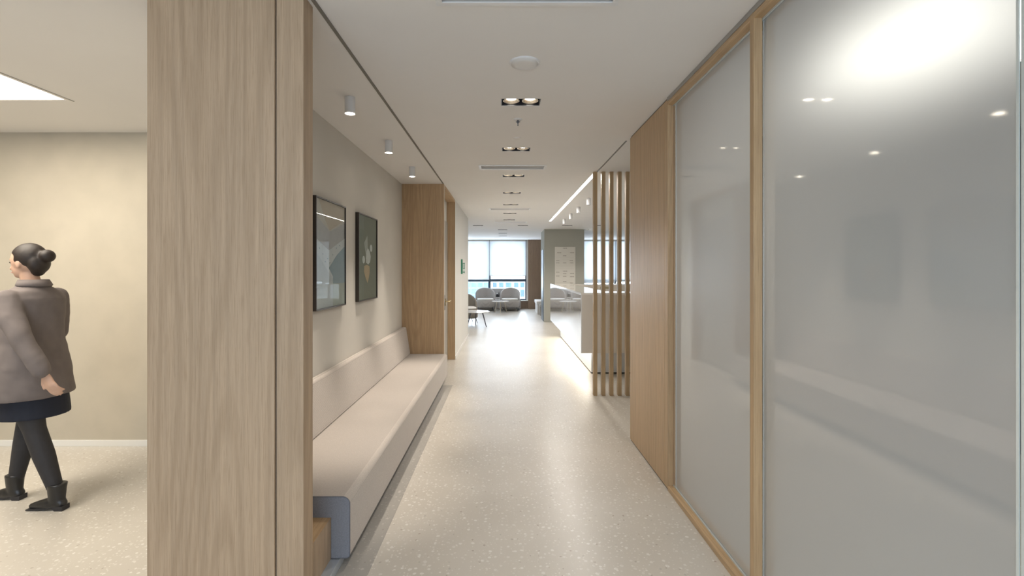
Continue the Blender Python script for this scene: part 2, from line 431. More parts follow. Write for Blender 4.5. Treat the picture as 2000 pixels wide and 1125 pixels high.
struct('wall_lounge_right', bx(1.43, 2.3, 15.25, 18.78, 0, H), M['oak_dark'])
# ceiling trims
struct('trim_1', bx(-0.838, -0.822, -3.6, 6.63, H-0.006, H), M['trim_grey'])
struct('trim_2', bx(1.102, 1.114, 4.42, 5.92, H-0.006, H), M['trim_grey'])

# ------------------------------------------------------------------ window wall at the end of the lounge
WY = 19.0
struct('wall_window_sill', bx(-6, 7, WY-0.12, WY+0.12, 0, 0.30), M['oak_dark'])
struct('trim_window_sill', bx(-6, 0.92, WY-0.22, WY+0.10, 0.30, 0.335), M['skirting'], bevel=0.004)
struct('wall_window_pier', bx(0.92, 1.43, WY-0.22, WY+0.12, 0.0, H), M['oak_dark'])
struct('trim_window_jamb', bx(0.86, 0.92, WY-0.06, WY+0.12, 0.335, H), M['skirting'])
def window(idx, x0, x1, zt, panes_z, blind_z, bdepth=0.12):
    f = 0.045
    bm = B()
    for a, b_ in ((x0, x0+f), (x1-f, x1)): box(bm, a, b_, WY-0.03, WY+0.05, 0.335, H)
    box(bm, x0+f, x1-f, WY-0.03, WY+0.05, 0.335, 0.335+f)
    box(bm, x0+f, x1-f, WY-0.03, WY+0.05, H-0.03, H)
    box(bm, x0+f, x1-f, WY-0.03, WY+0.05, zt-0.05, zt+0.05)
    o = struct('window_%d' % idx, bm, M['frame_blue'])
    obj('pane', bx(x0+f, x1-f, WY+0.005, WY+0.015, 0.335+f, H-0.03), M['glass'], o)
    return o
def blind(x0, x1, z, lab):
    t = thing('roller_blind', lab, 'blind', ((x0+x1)/2, WY-0.09, 0), group='roller blinds on the window wall')
    w_ = (x1-x0)/2
    obj('blind_fabric', bx(-w_, w_, -0.001, 0.001, z, H-0.05), M['blind'], t)
    obj('hem_bar', bx(-w_, w_, -0.008, 0.008, z-0.02, z), M['white_metal'], t, bevel=0.003)
    obj('headrail', bx(-w_, w_, -0.03, 0.03, H-0.055, H-0.002), M['vent_metal'], t, bevel=0.004)
wins = [(-3.35, -2.0, 1.14), (-1.98, -0.62, 1.14), (-0.54, 0.86, 1.30), (2.35, 3.05, 1.02), (3.10, 4.30, 1.02), (4.35, 5.60, 1.10)]
labs = ['pale roller blind at the left edge of the lounge window',
        'pale roller blind above the left-hand lounge chair, left of the dark mullion',
        'wide pale roller blind beside the oak pier, right of the dark mullion',
        'pale roller blind just right of the sage wall block', 'pale roller blind seen between the oak slats',
        'pale roller blind beside the oak wall panel, behind the last slats']
WX = [(-3.38, -1.99), (-1.989, -0.58), (-0.579, 0.86), (2.31, 3.075), (3.076, 4.325), (4.326, 5.63)]
for i, ((a, b_), (_, _, z), lb) in enumerate(zip(WX, wins, labs)):
    window(i+1, a, b_, 1.10, None, z)
    blind(a+0.008, b_-0.03 if i == 2 else b_-0.008, z, lb)
struct('wall_window_corner', bx(-6, -3.38, WY-0.05, WY+0.12, 0.335, H), M['wall_white'])
struct('wall_window_end', bx(5.63, 7, WY-0.05, WY+0.12, 0.30, H), M['wall_white'])

# ------------------------------------------------------------------ buildings outside
def building(name, lab, x0, x1, y, zb, zt, wins_, mat, glassmat):
    t = thing(name, lab, 'building', ((x0+x1)/2, y, zb), group=None)
    cx = (x0+x1)/2
    obj('facade', bx(x0-cx, x1-cx, 0.3, 14, 0, zt-zb), mat, t)
    obj('parapet', bx(x0-cx-0.2, x1-cx+0.2, -0.1, 0.3, zt-zb-0.5, zt-zb+0.15), mat, t)
    for (a, b_, c, d) in wins_:
        f = bx(a-cx-0.08, b_-cx+0.08, 0.12, 0.3, c-zb-0.08, d-zb+0.08)
        o = obj('window', f, mat, t)
        g = B(); 
        box(g, a-cx, b_-cx, 0.08, 0.13, c-zb, d-zb)
        obj('pane', g, glassmat, o)
M['facade'] = plain('pale_render', (0.42, 0.42, 0.42), 0.8, var=0.04, nscale=0.5)
M['facade_blue'] = plain('bluish_cladding', (0.20, 0.24, 0.29), 0.5, var=0.05, nscale=0.5)
M['far_glass'] = plain('far_window_glass', (0.035, 0.085, 0.17), 0.15, var=0.3, nscale=0.8)
M['far_glass_pale'] = plain('pale_far_window_glass', (0.07, 0.13, 0.20), 0.15, var=0.3, nscale=0.8)
wr = []
for r, (c, d) in enumerate([(-2.75, -1.55), (-5.1, -3.3), (-7.6, -5.9)]):
    for a, b_ in ((-2.8, -1.9), (-1.3, -0.2), (0.35, 1.75), (2.4, 3.5), (3.95, 5.0), (5.4, 6.4)): wr.append((a, b_, c, d))
building('office_building', 'white rendered office block with blue windows seen under the right-hand blind', -3.4, 8.2, 120, -30, 0.3, wr, M['facade'], M['far_glass'])
wl = []
for (c, d) in [(-2.6, -1.5), (-4.2, -3.0), (-5.6, -4.5), (-7.4, -6.0)]:
    for k in range(5): wl.append((-11.0+k*1.5, -9.8+k*1.5, c, d))
building('apartment_building', 'bluish glazed building seen under the left-hand blind', -12.5, -3.6, 118, -30, -0.1, wl, M['facade_blue'], M['far_glass_pale'])
struct('ground_street', bx(-90, 90, 24, 200, -30.2, -30.0), plain('asphalt', (0.30, 0.30, 0.31), 0.9))

# ------------------------------------------------------------------ oak-clad pillar (left foreground)
pil = thing('pillar', 'wide pale oak-clad pillar in the left foreground, floor to ceiling', 'pillar', (-1.20, 2.12, 0))
obj('front_panel', bx(-0.3135, 0.2264, -0.060, 0.09, 0, H-0.001), M['oak_pale'], pil, bevel=0.0015)
obj('end_post', bx(0.2302, 0.346, -0.052, 0.05, 0, H-0.001), M['oak_pale'], pil, bevel=0.003, seg=3)
obj('shadow_gap', bx(0.2262, 0.2304, -0.048, 0.05, 0, H-0.001), M['shadow_gap'], pil)

# ------------------------------------------------------------------ upholstered bench in the alcove
ben = thing('bench', 'long built-in bench upholstered in greige weave along the left alcove wall', 'bench', (-1.088, 4.4, 0))
def ry(y): return y-4.4
def rx_(x): return x+1.09
obj('bench_base', bx(rx_(-1.40), rx_(-0.876), ry(2.225), ry(6.635), 0.0, 0.2505), M['oak_pale'], ben, bevel=0.001)
obj('base_top', bx(rx_(-1.40), rx_(-0.8755), ry(2.224), ry(6.635), 0.2507, 0.2533), M['oak_y'], ben)
def arc(cx, cz, r, a0, a1, n=6): return [(cx+r*math.cos(math.radians(a0+(a1-a0)*i/n)), cz+r*math.sin(math.radians(a0+(a1-a0)*i/n))) for i in range(n+1)]
xf = rx_(-0.78); xb = rx_(-1.392)
pts = [(xb, 0.2535)] + [(xb, 0.357)] + arc(xf-0.035, 0.357-0.035, 0.035, 90, 0) + arc(xf-0.018, 0.05+0.018, 0.018, 0, -90, 4) + [(rx_(-0.874), 0.05), (rx_(-0.874), 0.2535)]
seat = obj('seat_cushion', prism(B(), pts, 'Y', ry(2.455), ry(6.63)), M['bench'], ben, bevel=0.003, seg=2)
ep = obj('end_panel', prism(B(), pts, 'Y', ry(2.449), ry(2.4545)), M['bench_end'], ben); ep['label'] = 'darker slate-grey end face of the seat cushion'
pb = [(rx_(-1.398), 0.362), (rx_(-1.285), 0.362), (rx_(-1.287), 0.385)] + [(rx_(-1.335), 0.69)] + arc(rx_(-1.358), 0.70, 0.022, 10, 90, 5) + arc(rx_(-1.385), 0.708, 0.013, 90, 180, 3)
obj('backrest', prism(B(), pb, 'Y', ry(2.45), ry(6.63)), M['bench'], ben, bevel=0.004)
pp = [(xb+0.02, 0.359)] + arc(xf-0.036, 0.357-0.034, 0.036, 90, 0, 8) + arc(xf-0.018, 0.068, 0.018, 0, -90, 4) + [(rx_(-0.874), 0.049)]
obj('piping', tube(B(), [(x, ry(2.449), z) for x, z in pp], 0.0022, 6), M['piping'], seat, smooth=True)
struct('baseboard_bench', bx(-0.8755, -0.828, 2.225, 6.60, 0.0, 0.045), M['plinth_metal'], bevel=0.001)
struct('darker_floor_band', bx(-0.828, -0.672, 0.5, 6.33, 0.0, 0.0012), M['floor_strip'])  # thin layer that makes the floor darker along the bench front

# far end of the alcove
struct('wall_alcove_end', bx(-1.40, -0.825, 6.64, 6.662, 0, H), M['oak'])
struct('trim_alcove_edge', bx(-0.99, -0.822, 6.662, 6.69, 0, H), M['cream'])
# doorway: jamb, head, transom, leaf
struct('wall_door_jamb', bx(-0.99, -0.824, 8.15, 8.165, 0, 2.637), M['oak'])
struct('trim_door_edge', bx(-0.824, -0.8225, 8.145, 8.166, 0.0, H), M['cream'])
struct('wall_over_door', bx(-0.99, -0.824, 6.69, 8.165, 2.637, H), M['oak_y'])
struct('trim_transom', bx(-0.99, -0.965, 6.69, 8.15, 2.30, 2.637), M['wall_white'])
dr = struct('door_1', bx(-0.99, -0.95, 6.70, 8.145, 0.005, 2.295), M['door_grey'], bevel=0.002)
obj('lock_plate', bx(-0.95, -0.944, 7.72, 7.76, 0.86, 1.10), M['black_metal'], dr, bevel=0.002)
hb = B(); tube(hb, [(-0.945, 7.74, 1.0), (-0.875, 7.74, 1.0), (-0.872, 7.75, 1.0), (-0.872, 7.88, 1.0)], 0.011, 10)
obj('door_lever', hb, M['brass'], dr, smooth=True)
hb = B(); box(hb, -0.95, -0.938, 7.80, 7.84, 0.93, 1.04)
obj('latch_plate', hb, M['brass'], dr, bevel=0.002)

# ------------------------------------------------------------------ exit sign on the wall
es = thing('exit_sign', 'green emergency exit sign projecting from the pale wall past the door', 'sign', (-0.823, 9.25, 1.565))
obj('bracket', bx(0, 0.03, -0.012, 0.012, -0.14, 0.14), M['green'], es, bevel=0.002)
pn = obj('sign_face', bx(0.03, 0.078, -0.008, 0.008, -0.135, 0.075), M['sign_white'], es, bevel=0.002)
g = B()
box(g, 0.036, 0.043, -0.0105, -0.0085, -0.04, 0.07); box(g, 0.066, 0.073, -0.0105, -0.0085, -0.04, 0.07)
box(g, 0.043, 0.066, -0.0105, -0.0085, 0.060, 0.07); box(g, 0.043, 0.066, -0.0105, -0.0085, -0.04, -0.03)
obj('door_pictogram', g, M['green'], pn)
g = B()
box(g, 0.034, 0.060, -0.0105, -0.0085, -0.112, -0.098)
prism(g, [(0.056, -0.125), (0.075, -0.105), (0.056, -0.085)], 'Y', -0.0105, -0.0085)
obj('arrow_pictogram', g, M['green'], pn)

# ------------------------------------------------------------------ framed pictures
def flat(name, pts, mat, parent, lift):
    """a shape printed on the sheet: (y, z) outline, thin raised layer"""
    bm = B(); prism(bm, pts, 'X', 0.0, lift)
    o = obj(name, bm, mat, parent); return o
def picture(name, lab, yc, sheetmat):
    t = thing('framed_picture', lab, 'picture', (-1.40, yc, 1.6225), group=None)
    w_, h_ = 0.335, 0.4225; f = 0.012
    bm = B()
    box(bm, 0.0, 0.035, -w_, -w_+f, -h_, h_); box(bm, 0.0, 0.035, w_-f, w_, -h_, h_)
    box(bm, 0.0, 0.035, -w_+f, w_-f, -h_, -h_+f); box(bm, 0.0, 0.035, -w_+f, w_-f, h_-f, h_)
    obj('frame', bm, M['frame_black'], t, bevel=0.0015)
    s = obj('print', bx(0.004, 0.024, -w_+f, w_-f, -h_+f, h_-f), sheetmat, t)
    gz = obj('glazing', bx(0.0290, 0.0305, -w_+f, w_-f, -h_+f, h_-f), M['art_glass'], t)
    return t, s
def art(col, nm): return plain(nm, col, 0.7, var=0.03, nscale=25)
A = {k: art(v, 'print_'+k) for k, v in dict(white=(0.68, 0.67, 0.655), beige=(0.58, 0.47, 0.37), lilac=(0.53, 0.49, 0.475), cream=(0.62, 0.55, 0.48), blue=(0.36, 0.42, 0.455), sage=(0.47, 0.475, 0.415),
     olive=(0.235, 0.23, 0.175), grey=(0.44, 0.42, 0.36), pebble=(0.66, 0.64, 0.58), tan=(0.56, 0.40, 0.24), palewhite=(0.60, 0.605, 0.60)).items()}
def layer(s, name, pts, mat, z):
    # pts in 0..1 of the print (left/right, bottom/top); left of the picture is the near side (-y)
    W, HH = 0.323, 0.4105
    o = obj(name, prism(B(), [(-W+2*W*a, -HH+2*HH*b) for a, b in pts], 'X', 0.0242, 0.0246+z*0.0004), mat, s)
    return o
t1, s1 = picture('p1', 'framed abstract print of beige, white and blue angular shapes, nearer the pillar', 3.865, A['lilac'])
layer(s1, 'cream_shape', [(0, 1), (1, 1), (1, 0.84), (0.45, 0.72), (0.0, 0.85)], A['cream'], 0)
layer(s1, 'beige_shape', [(0.10, 1), (1, 1), (1, 0.87), (0.45, 0.73), (0.30, 0.82)], A['beige'], 1)
layer(s1, 'white_shape', [(0, 0.64), (0.42, 0.54), (1, 0.68), (1, 0.0), (0, 0.0)], A['white'], 1)
layer(s1, 'pale_shape', [(0, 0.52), (0.18, 0.44), (0.55, 0.26), (0.55, 0.0), (0, 0.0)], A['palewhite'], 2)
layer(s1, 'blue_shape', [(0.42, 0.37), (0.70, 0.50), (1.0, 0.60), (1, 0.22), (0.56, 0.22), (0.56, 0.29)], A['blue'], 3)
layer(s1, 'sage_shape', [(0.56, 0.22), (1, 0.22), (1, 0), (0.56, 0)], A['sage'], 3)
for a, b_ in ((0.12, 0.55), (0.22, 0.50), (0.38, 0.46), (0.30, 0.43), (0.45, 0.42), (0.55, 0.50), (0.68, 0.57), (0.60, 0.45), (0.80, 0.60), (0.16, 0.60), (0.50, 0.38)):
    layer(s1, 'dot', [(a+0.014*math.cos(k*PI/4), b_+0.006*math.sin(k*PI/4)) for k in range(8)], A['blue'], 3)
t2, s2 = picture('p2', 'framed olive print with white pebble shapes and a tan teardrop, nearer the door', 4.905, A['olive'])
def ell(cx, cy, rx, ryy, n=18, e=0.0): return [(cx+rx*math.cos(2*PI*k/n)*(1+e*math.sin(2*PI*k/n)), cy+ryy*math.sin(2*PI*k/n)) for k in range(n)]
layer(s2, 'grey_shard', [(0.30, 0.68), (0.47, 0.77), (0.50, 0.60), (0.40, 0.53), (0.34, 0.60)], A['grey'], 0)
layer(s2, 'pebble_shape', [(0.40, 0.44), (0.52, 0.42), (0.62, 0.45), (0.66, 0.52), (0.60, 0.58), (0.50, 0.62), (0.42, 0.58), (0.39, 0.50)], A['pebble'], 1)
layer(s2, 'pebble_shape', ell(0.27, 0.475, 0.065, 0.046), A['pebble'], 1)
layer(s2, 'pebble_shape', ell(0.68, 0.625, 0.07, 0.046), A['pebble'], 1)
layer(s2, 'teardrop_shape', [(0.30, 0.40), (0.45, 0.415), (0.58, 0.40), (0.60, 0.33), (0.56, 0.27), (0.48, 0.19), (0.38, 0.25), (0.29, 0.33)], A['tan'], 1)

# ------------------------------------------------------------------ ceiling fixtures
def cyl_light(loc, lab, e, grp, first=None, glow='lamp'):
    if first is None:
        t = thing('ceiling_spotlight', lab, 'ceiling light', loc, group=grp)
        obj('housing', lathe(B(), [(0.030, -0.100), (0.0335, -0.112), (0.0345, -0.108), (0.0345, -0.002), (0.033, 0.0)], 32), M['white_metal'], t, smooth=False, bevel=0.001)
        obj('lens', lathe(B(), [(0.0, -0.1065), (0.0295, -0.1065), (0.0295, -0.1015), (0.0, -0.1015)], 32), M[glow], t)
    else: t = dup(first, loc, lab); t['group'] = grp
    if e: spot('spot_lamp', (loc[0], loc[1], loc[2]-0.125), e, (1.0, 0.89, 0.77), 42, 1.0, 0.028)
    return t
al = 'white ceiling spotlights above the bench'
c0 = cyl_light((-1.05, 3.31, H), 'white cylinder spotlight above the bench, nearest the pillar', 78, al)
cyl_light((-1.05, 4.42, H), 'white cylinder spotlight above the bench, between the two others', 78, al, c0)
cyl_light((-1.05, 5.54, H), 'white cylinder spotlight above the bench, nearest the oak end panel', 78, al, c0)
rc = 'white ceiling spotlights above the reception counter'
for k, (y, lb) in enumerate(((7.95, 'white cylinder spotlight over reception, nearest the first oak slat'), (9.05, 'white cylinder spotlight over reception, second from the slats'),
                (10.12, 'white cylinder spotlight over reception, third from the slats'), (11.2, 'white cylinder spotlight over reception, farthest, by the end of the linear light'))):
    r_ = cyl_light((1.38, y, H), lb, 0, rc, None if k == 0 else r0, 'white_metal')
    if k == 0: r0 = r_

d0 = None
ordw = ['behind the camera', 'just out of view overhead', 'nearest in view, beyond the round speaker', 'second in view, beyond the sprinkler', 'third in view, just past the slot vent', 'fourth in view along the corridor centre line', 'fifth in view along the corridor centre line', 'sixth in view along the corridor centre line', 'seventh in view, end of the corridor row']
def downlight(x, y, lb, e, col=(1.0, 0.91, 0.80), lit=True):
    global d0
    if d0 is None:
        t = thing('recessed_downlight', lb, 'ceiling light', (x, y, H), group='twin recessed downlights')
        w_, d_ = DL_W/2-0.001, DL_D/2-0.001
        bm = B()
        box(bm, -w_, -w_+0.006, -d_, d_, 0.002, 0.10); box(bm, w_-0.006, w_, -d_, d_, 0.002, 0.10)
        box(bm, -w_+0.006, w_-0.006, -d_, -d_+0.006, 0.002, 0.10); box(bm, -w_+0.006, w_-0.006, d_-0.006, d_, 0.002, 0.10)
        box(bm, -w_+0.006, w_-0.006, -d_+0.006, d_-0.006, 0.092, 0.10)
        obj('trim_box', bm, M['black_metal'], t)
        for s in (-1, 1):
            cx = s*0.066
            bm = B()
            prof = [(0.030, 0.040), (0.055, 0.010), (0.058, 0.010), (0.058, 0.016), (0.034, 0.046), (0.030, 0.046)]
            rings = [[bm.verts.new((cx+r*math.cos(2*PI*i/28), r*math.sin(2*PI*i/28), z)) for i in range(28)] for r, z in prof]
            for a in range(len(rings)):
                p, q = rings[a], rings[(a+1) % len(rings)]
                for i in range(28): bm.faces.new((p[i], p[(i+1) % 28], q[(i+1) % 28], q[i]))
            rr = obj('reflector', bm, M['reflector'], t, smooth=True)
            obj('bulb', lathe(B(), [(0.0, 0.018), (0.020, 0.020), (0.034, 0.026), (0.034, 0.034), (0.0, 0.036)], 24, (cx, 0, 0)), M['lamp'], rr, smooth=True)
        d0 = t
    else: t = dup(d0, (x, y, H), lb)
    for s in (-1, 1): spot('down_lamp', (x+s*0.066, y, H-0.004), e, col, 110, 0.9, 0.03)
    return t
for (x, y), wd in zip(DL, ordw): downlight(x, y, 'twin recessed downlight on the corridor ceiling, '+wd, 13.5)
fw = ['over the lounge entrance, left of centre', 'over the lounge entrance, right of centre', 'in front of the sage wall block', 'over reception, behind the first slats',
      'over the lounge, nearest of the three deep ones', 'over the lounge, middle of the three deep ones', 'over the lounge, nearest the window', 'right of the sage block, behind the slats']
for (x, y), wd in zip(DL_far, fw): downlight(x, y, 'small dark twin downlight '+wd, 13, (1.0, 0.92, 0.84))

v0 = None
def vent(r, lb):
    a, b_, c, d = r; W_, D_ = (b_-a)/2, (d-c)/2
    t = thing('air_vent', lb, 'vent', ((a+b_)/2, (c+d)/2, H), group='white slot vents in the corridor ceiling')
    bm = B(); fl = 0.028
    box(bm, -W_, W_, -D_, -D_+fl, -0.006, 0.0); box(bm, -W_, W_, D_-fl, D_, -0.006, 0.0)
    box(bm, -W_, -W_+fl, -D_+fl, D_-fl, -0.006, 0.0); box(bm, W_-fl, W_, -D_+fl, D_-fl, -0.006, 0.0)
    obj('flange', bm, M['white_metal'], t, bevel=0.001)
    obj('plenum', bx(-W_+0.021, W_-0.021, -D_+0.021, D_-0.021, 0.06, 0.10), M['vent_dark'], t)
    n = 5
    for k in range(n):
        y = -D_+fl+(k+0.5)*(2*D_-2*fl)/n
        bm = B(); prism(bm, [(y-0.013, 0.002), (y-0.010, -0.001), (y+0.011, 0.020), (y+0.008, 0.023)], 'X', -W_+fl, W_-fl)
        obj('blade', bm, M['vent_metal'], t)
vent(VENTS[0], 'white slot vent cut by the top edge of the photo'); vent(VENTS[1], 'white slot vent between the second and third downlights')
vent(VENTS[2], 'white slot vent far down the corridor, past the fifth downlight'); vent(VENTS[3], 'white slot vent at the lounge entrance')

sp = thing('ceiling_speaker', 'round white ceiling speaker before the first downlight', 'speaker', (0.115, 2.755, H))
obj('rim', lathe(B(), [(0.078, -0.010), (0.084, -0.008), (0.0875, -0.002), (0.0875, 0.0)], 48), M['white_metal'], sp, smooth=False)
obj('grille', lathe(B(), [(0.0, -0.0125), (0.04, -0.0122), (0.077, -0.0105), (0.077, -0.009)], 48), M['vent_metal'], sp, smooth=True)
sk = thing('sprinkler', 'small pendent sprinkler head between the first two downlights', 'sprinkler', (0.106, 3.79, H))
obj('escutcheon', lathe(B(), [(0.012, -0.010), (0.032, -0.006), (0.035, -0.001), (0.035, 0)], 28), M['vent_metal'], sk, smooth=True)
obj('stem', lathe(B(), [(0.004, -0.052), (0.003, -0.036), (0.007, -0.026), (0.008, -0.010), (0.008, 0)], 14), M['leg_metal'], sk, smooth=True)
obj('deflector', lathe(B(), [(0.006, -0.024), (0.017, -0.022), (0.017, -0.020), (0.006, -0.018)], 20), M['leg_metal'], sk, smooth=True)
tag(obj('sensor_cap', lathe(B(), [(0.0, -0.006), (0.030, -0.005), (0.035, -0.001), (0.035, 0)], 28), M['ceiling'], None, smooth=True),
    'flat round white cover plate on the ceiling just past the sprinkler', 'sensor').location = (0.115, 4.33, H)

# linear light over the counter
ll = thing('linear_light', 'long glowing linear light in the ceiling above the reception counter edge', 'ceiling light', ((LIN[0]+LIN[1])/2, (LIN[2]+LIN[3])/2, H))
hw, hl = (LIN[1]-LIN[0])/2-0.001, (LIN[3]-LIN[2])/2-0.001
bm = B(); box(bm, -hw, -hw+0.004, -hl, hl, 0.001, 0.04); box(bm, hw-0.004, hw, -hl, hl, 0.001, 0.04); box(bm, -hw+0.004, hw-0.004, -hl, hl, 0.034, 0.04)
obj('profile', bm, M['white_metal'], ll)
obj('diffuser', bx(-hw+0.0045, hw-0.0045, -hl+0.002, hl-0.002, 0.004, 0.010), M['lamp_white'], ll)
area_light('linear_lamp', ((LIN[0]+LIN[1])/2, (LIN[2]+LIN[3])/2, H-0.004), (0, 0, 0), 0.05, 5.7, 24, (1.0, 0.95, 0.88))

# light panel in the hall, left
lp = thing('light_panel', 'large luminous ceiling panel in the hall, far left', 'ceiling light', ((PAN[0]+PAN[1])/2, (PAN[2]+PAN[3])/2, H))
hw, hl = (PAN[1]-PAN[0])/2-0.001, (PAN[3]-PAN[2])/2-0.001
bm = B(); box(bm, -hw, -hw+0.006, -hl, hl, 0.002, 0.09); box(bm, hw-0.006, hw, -hl, hl, 0.002, 0.09); box(bm, -hw+0.006, hw-0.006, -hl, -hl+0.006, 0.002, 0.09); box(bm, -hw+0.006, hw-0.006, hl-0.006, hl, 0.002, 0.09)
obj('frame', bm, M['cream'], lp)
obj('diffuser', bx(-hw+0.0065, hw-0.0065, -hl+0.0065, hl-0.0065, 0.035, 0.045), M['panel_glow'], lp)
obj('edge_bead', bx(hw+0.032, hw+0.040, -hl-0.02, hl+0.02, -0.004, 0.0), M['alu'], lp)
area_light('panel_lamp', (lp.location.x, lp.location.y, H+0.03), (0, 0, 0), 1.0, 1.95, 27, (1.0, 0.86, 0.67))

# ------------------------------------------------------------------ right-hand oak panel and frosted glass partition
op = thing('wall_panel', 'honey oak wall panel between the frosted glass and the oak slats', 'wall panel', (1.112, 3.86, 0))
obj('panel_board', bx(0.0, 0.13, -0.48, 0.438, 0.012, H-0.012), M['oak'], op, bevel=0.001)
obj('edge_board', bx(0.0, 0.045, -0.548, -0.4825, 0.012, H-0.012), M['oak'], op, bevel=0.001)
obj('shadow_base', bx(0.006, 0.12, -0.54, 0.43, 0.0, 0.012), M['shadow_gap'], op)
obj('shadow_top', bx(0.006, 0.12, -0.54, 0.43, H-0.012, H-0.001), M['shadow_gap'], op)

gp = thing('glass_partition', 'frosted glass partition framed in oak along the right side', 'partition', (1.112, 0, 0))
Y0, Y1 = -3.6, 3.31
obj('bottom_rail', bx(0.0, 0.038, Y0, Y1, 0.0, 0.032), M['oak_y'], gp, bevel=0.001)
obj('bottom_rail', bx(0.062, 0.10, Y0, Y1, 0.0, 0.032), M['oak_y'], gp, bevel=0.001)
obj('top_rail', bx(0.0, 0.038, Y0, Y1, H-0.052, H-0.026), M['oak_y'], gp, bevel=0.001)
obj('top_rail', bx(0.062, 0.10, Y0, Y1, H-0.052, H-0.026), M['oak_y'], gp, bevel=0.001)
obj('head_channel', bx(-0.004, 0.10, Y0, Y1, H-0.026, H-0.001), M['alu'], gp, bevel=0.001)
obj('jamb', bx(0.040, 0.060, 3.285, 3.311, 0.033, H-0.053), M['oak_pale'], gp)
mu = obj('mullion', bx(0.0-0.002, 0.0375, 2.166, 2.200, 0.0, H-0.001), M['oak'], gp, bevel=0.002)
for a, b_ in ((2.192, 3.283), (1.092, 2.174), (-0.10, 1.085), (-1.2, -0.107), (-2.3, -1.207), (-3.59, -2.307)):
    p = obj('glass_pane', bx(0.046, 0.058, a, b_, 0.020, H-0.03), [M['glass'], M['frosted']], gp)
    for f in p.data.polygons: f.material_index = 1 if f.normal.x < -0.5 else 0      # the film is on the corridor face
    obj('edge_seal', bx(0.0445, 0.0595, b_-0.0035, b_+0.0035, 0.033, H-0.053), M['seal'], p)
    obj('edge_seal', bx(0.0430, 0.0460, a, a+0.006, 0.033, H-0.053), M['seal'], p)
obj('glazing_bead', bx(0.038, 0.044, Y0, Y1, 0.012, 0.040), M['seal'], gp)
obj('glazing_bead', bx(0.038, 0.044, Y0, Y1, H-0.060, H-0.040), M['seal'], gp)
# the room behind it
mp = thing('meeting_room_light', 'soft bright ceiling light glowing through the frosted glass, upper right', 'ceiling light', ((GPAN[0]+GPAN[1])/2, (GPAN[2]+GPAN[3])/2, H))
hw, hl = (GPAN[1]-GPAN[0])/2-0.001, (GPAN[3]-GPAN[2])/2-0.001
obj('diffuser', bx(-hw, hw, -hl, hl, 0.01, 0.02), M['soft_glow'], mp)
bm = B(); box(bm, -hw-0.02, hw+0.02, -hl-0.02, -hl, -0.004, 0.0); box(bm, -hw-0.02, hw+0.02, hl, hl+0.02, -0.004, 0.0); box(bm, -hw-0.02, -hw, -hl, hl, -0.004, 0); box(bm, hw, hw+0.02, -hl, hl, -0.004, 0)
obj('frame', bm, M['white_metal'], mp)
area_light('meeting_lamp', (mp.location.x, mp.location.y, H-0.008), (0, 0, 0), 0.8, 0.9, 15, (1.0, 0.93, 0.82))

# ------------------------------------------------------------------ oak slats
sl0 = None
slabs = ['leftmost vertical oak slat, its edge against the corridor', 'second vertical oak slat from the corridor', 'third vertical oak slat from the corridor',
         'fourth vertical oak slat from the corridor', 'vertical oak slat mostly hidden by the oak wall panel']
for k in range(5):
    x = 1.088+0.0966*k
    if sl0 is None:
        sl0 = obj('oak_slat', bx(-0.022, 0.022, 0.0, 0.07, 0.0, H), M['oak_slat'], None, bevel=0.003, seg=3)
        tag(sl0, slabs[0], 'slat', 'vertical oak slats of the screen'); sl0.location = (x, 5.80, 0)
    else:
        o = sl0.copy(); COL.objects.link(o); o.location = (x, 5.80, 0); o['label'] = slabs[k]

# ------------------------------------------------------------------ reception counter
CX, CY = 1.058, 6.70
rcn = thing('reception_counter', 'white reception counter with glossy side and glowing recessed plinth', 'counter', (CX, CY, 0))
L = 11.17-6.70; Wd = 3.2
obj('front_panel', bx(0.012, Wd, 0.0, 0.04, 0.354, 1.158), M['counter'], rcn, bevel=0.002)
obj('side_panel', bx(0.0, 0.012, 0.0, L, 0.354, 1.158), M['counter_glass'], rcn, bevel=0.001)
obj('body', bx(0.013, 0.43, 0.041, L-0.04, 0.356, 1.157), M['counter'], rcn)
obj('body', bx(0.431, Wd, 0.041, 0.45, 0.356, 1.157), M['counter'], rcn)
obj('body', bx(0.431, Wd, L-0.40, L-0.04, 0.356, 1.157), M['counter'], rcn)
bm = B(); box(bm, 0.0, 0.43, 0, L, 1.158, 1.186); box(bm, 0.43, Wd, 0, 0.46, 1.158, 1.186); box(bm, 0.43, Wd, L-0.40, L, 1.158, 1.186)
obj('countertop', bm, M['counter_top'], rcn)
obj('back_panel', bx(0.013, Wd, L-0.04, L, 0.354, 1.157), M['counter'], rcn)
obj('desk_surface', bx(0.431, Wd, 0.451, L-0.401, 0.72, 0.75), M['counter_base'], rcn)
bp = obj('plinth', bx(0.20, Wd-0.1, 0.34, L-0.25, 0.02, 0.356), M['counter_base'], rcn)
obj('plinth_foot', bx(0.206, Wd-0.11, 0.346, L-0.256, 0.0, 0.02), M['shadow_gap'], rcn)
st = obj('light_strip', bx(0.175, 0.19, 0.36, L-0.28, 0.338, 0.353), M['strip_glow'], rcn)
area_light('counter_lamp', (CX+0.17, CY+L/2, 0.345), (0, 0, 0), 0.03, L-0.6, 8, (1.0, 0.93, 0.82), math.radians(150))
obj('wooden_inlay', bx(2.12-CX, 2.40-CX, L-0.404, L-0.3995, 1.085, 1.135), oak('inlay_wood', (0.40, 0.34, 0.20), 'X'), rcn)

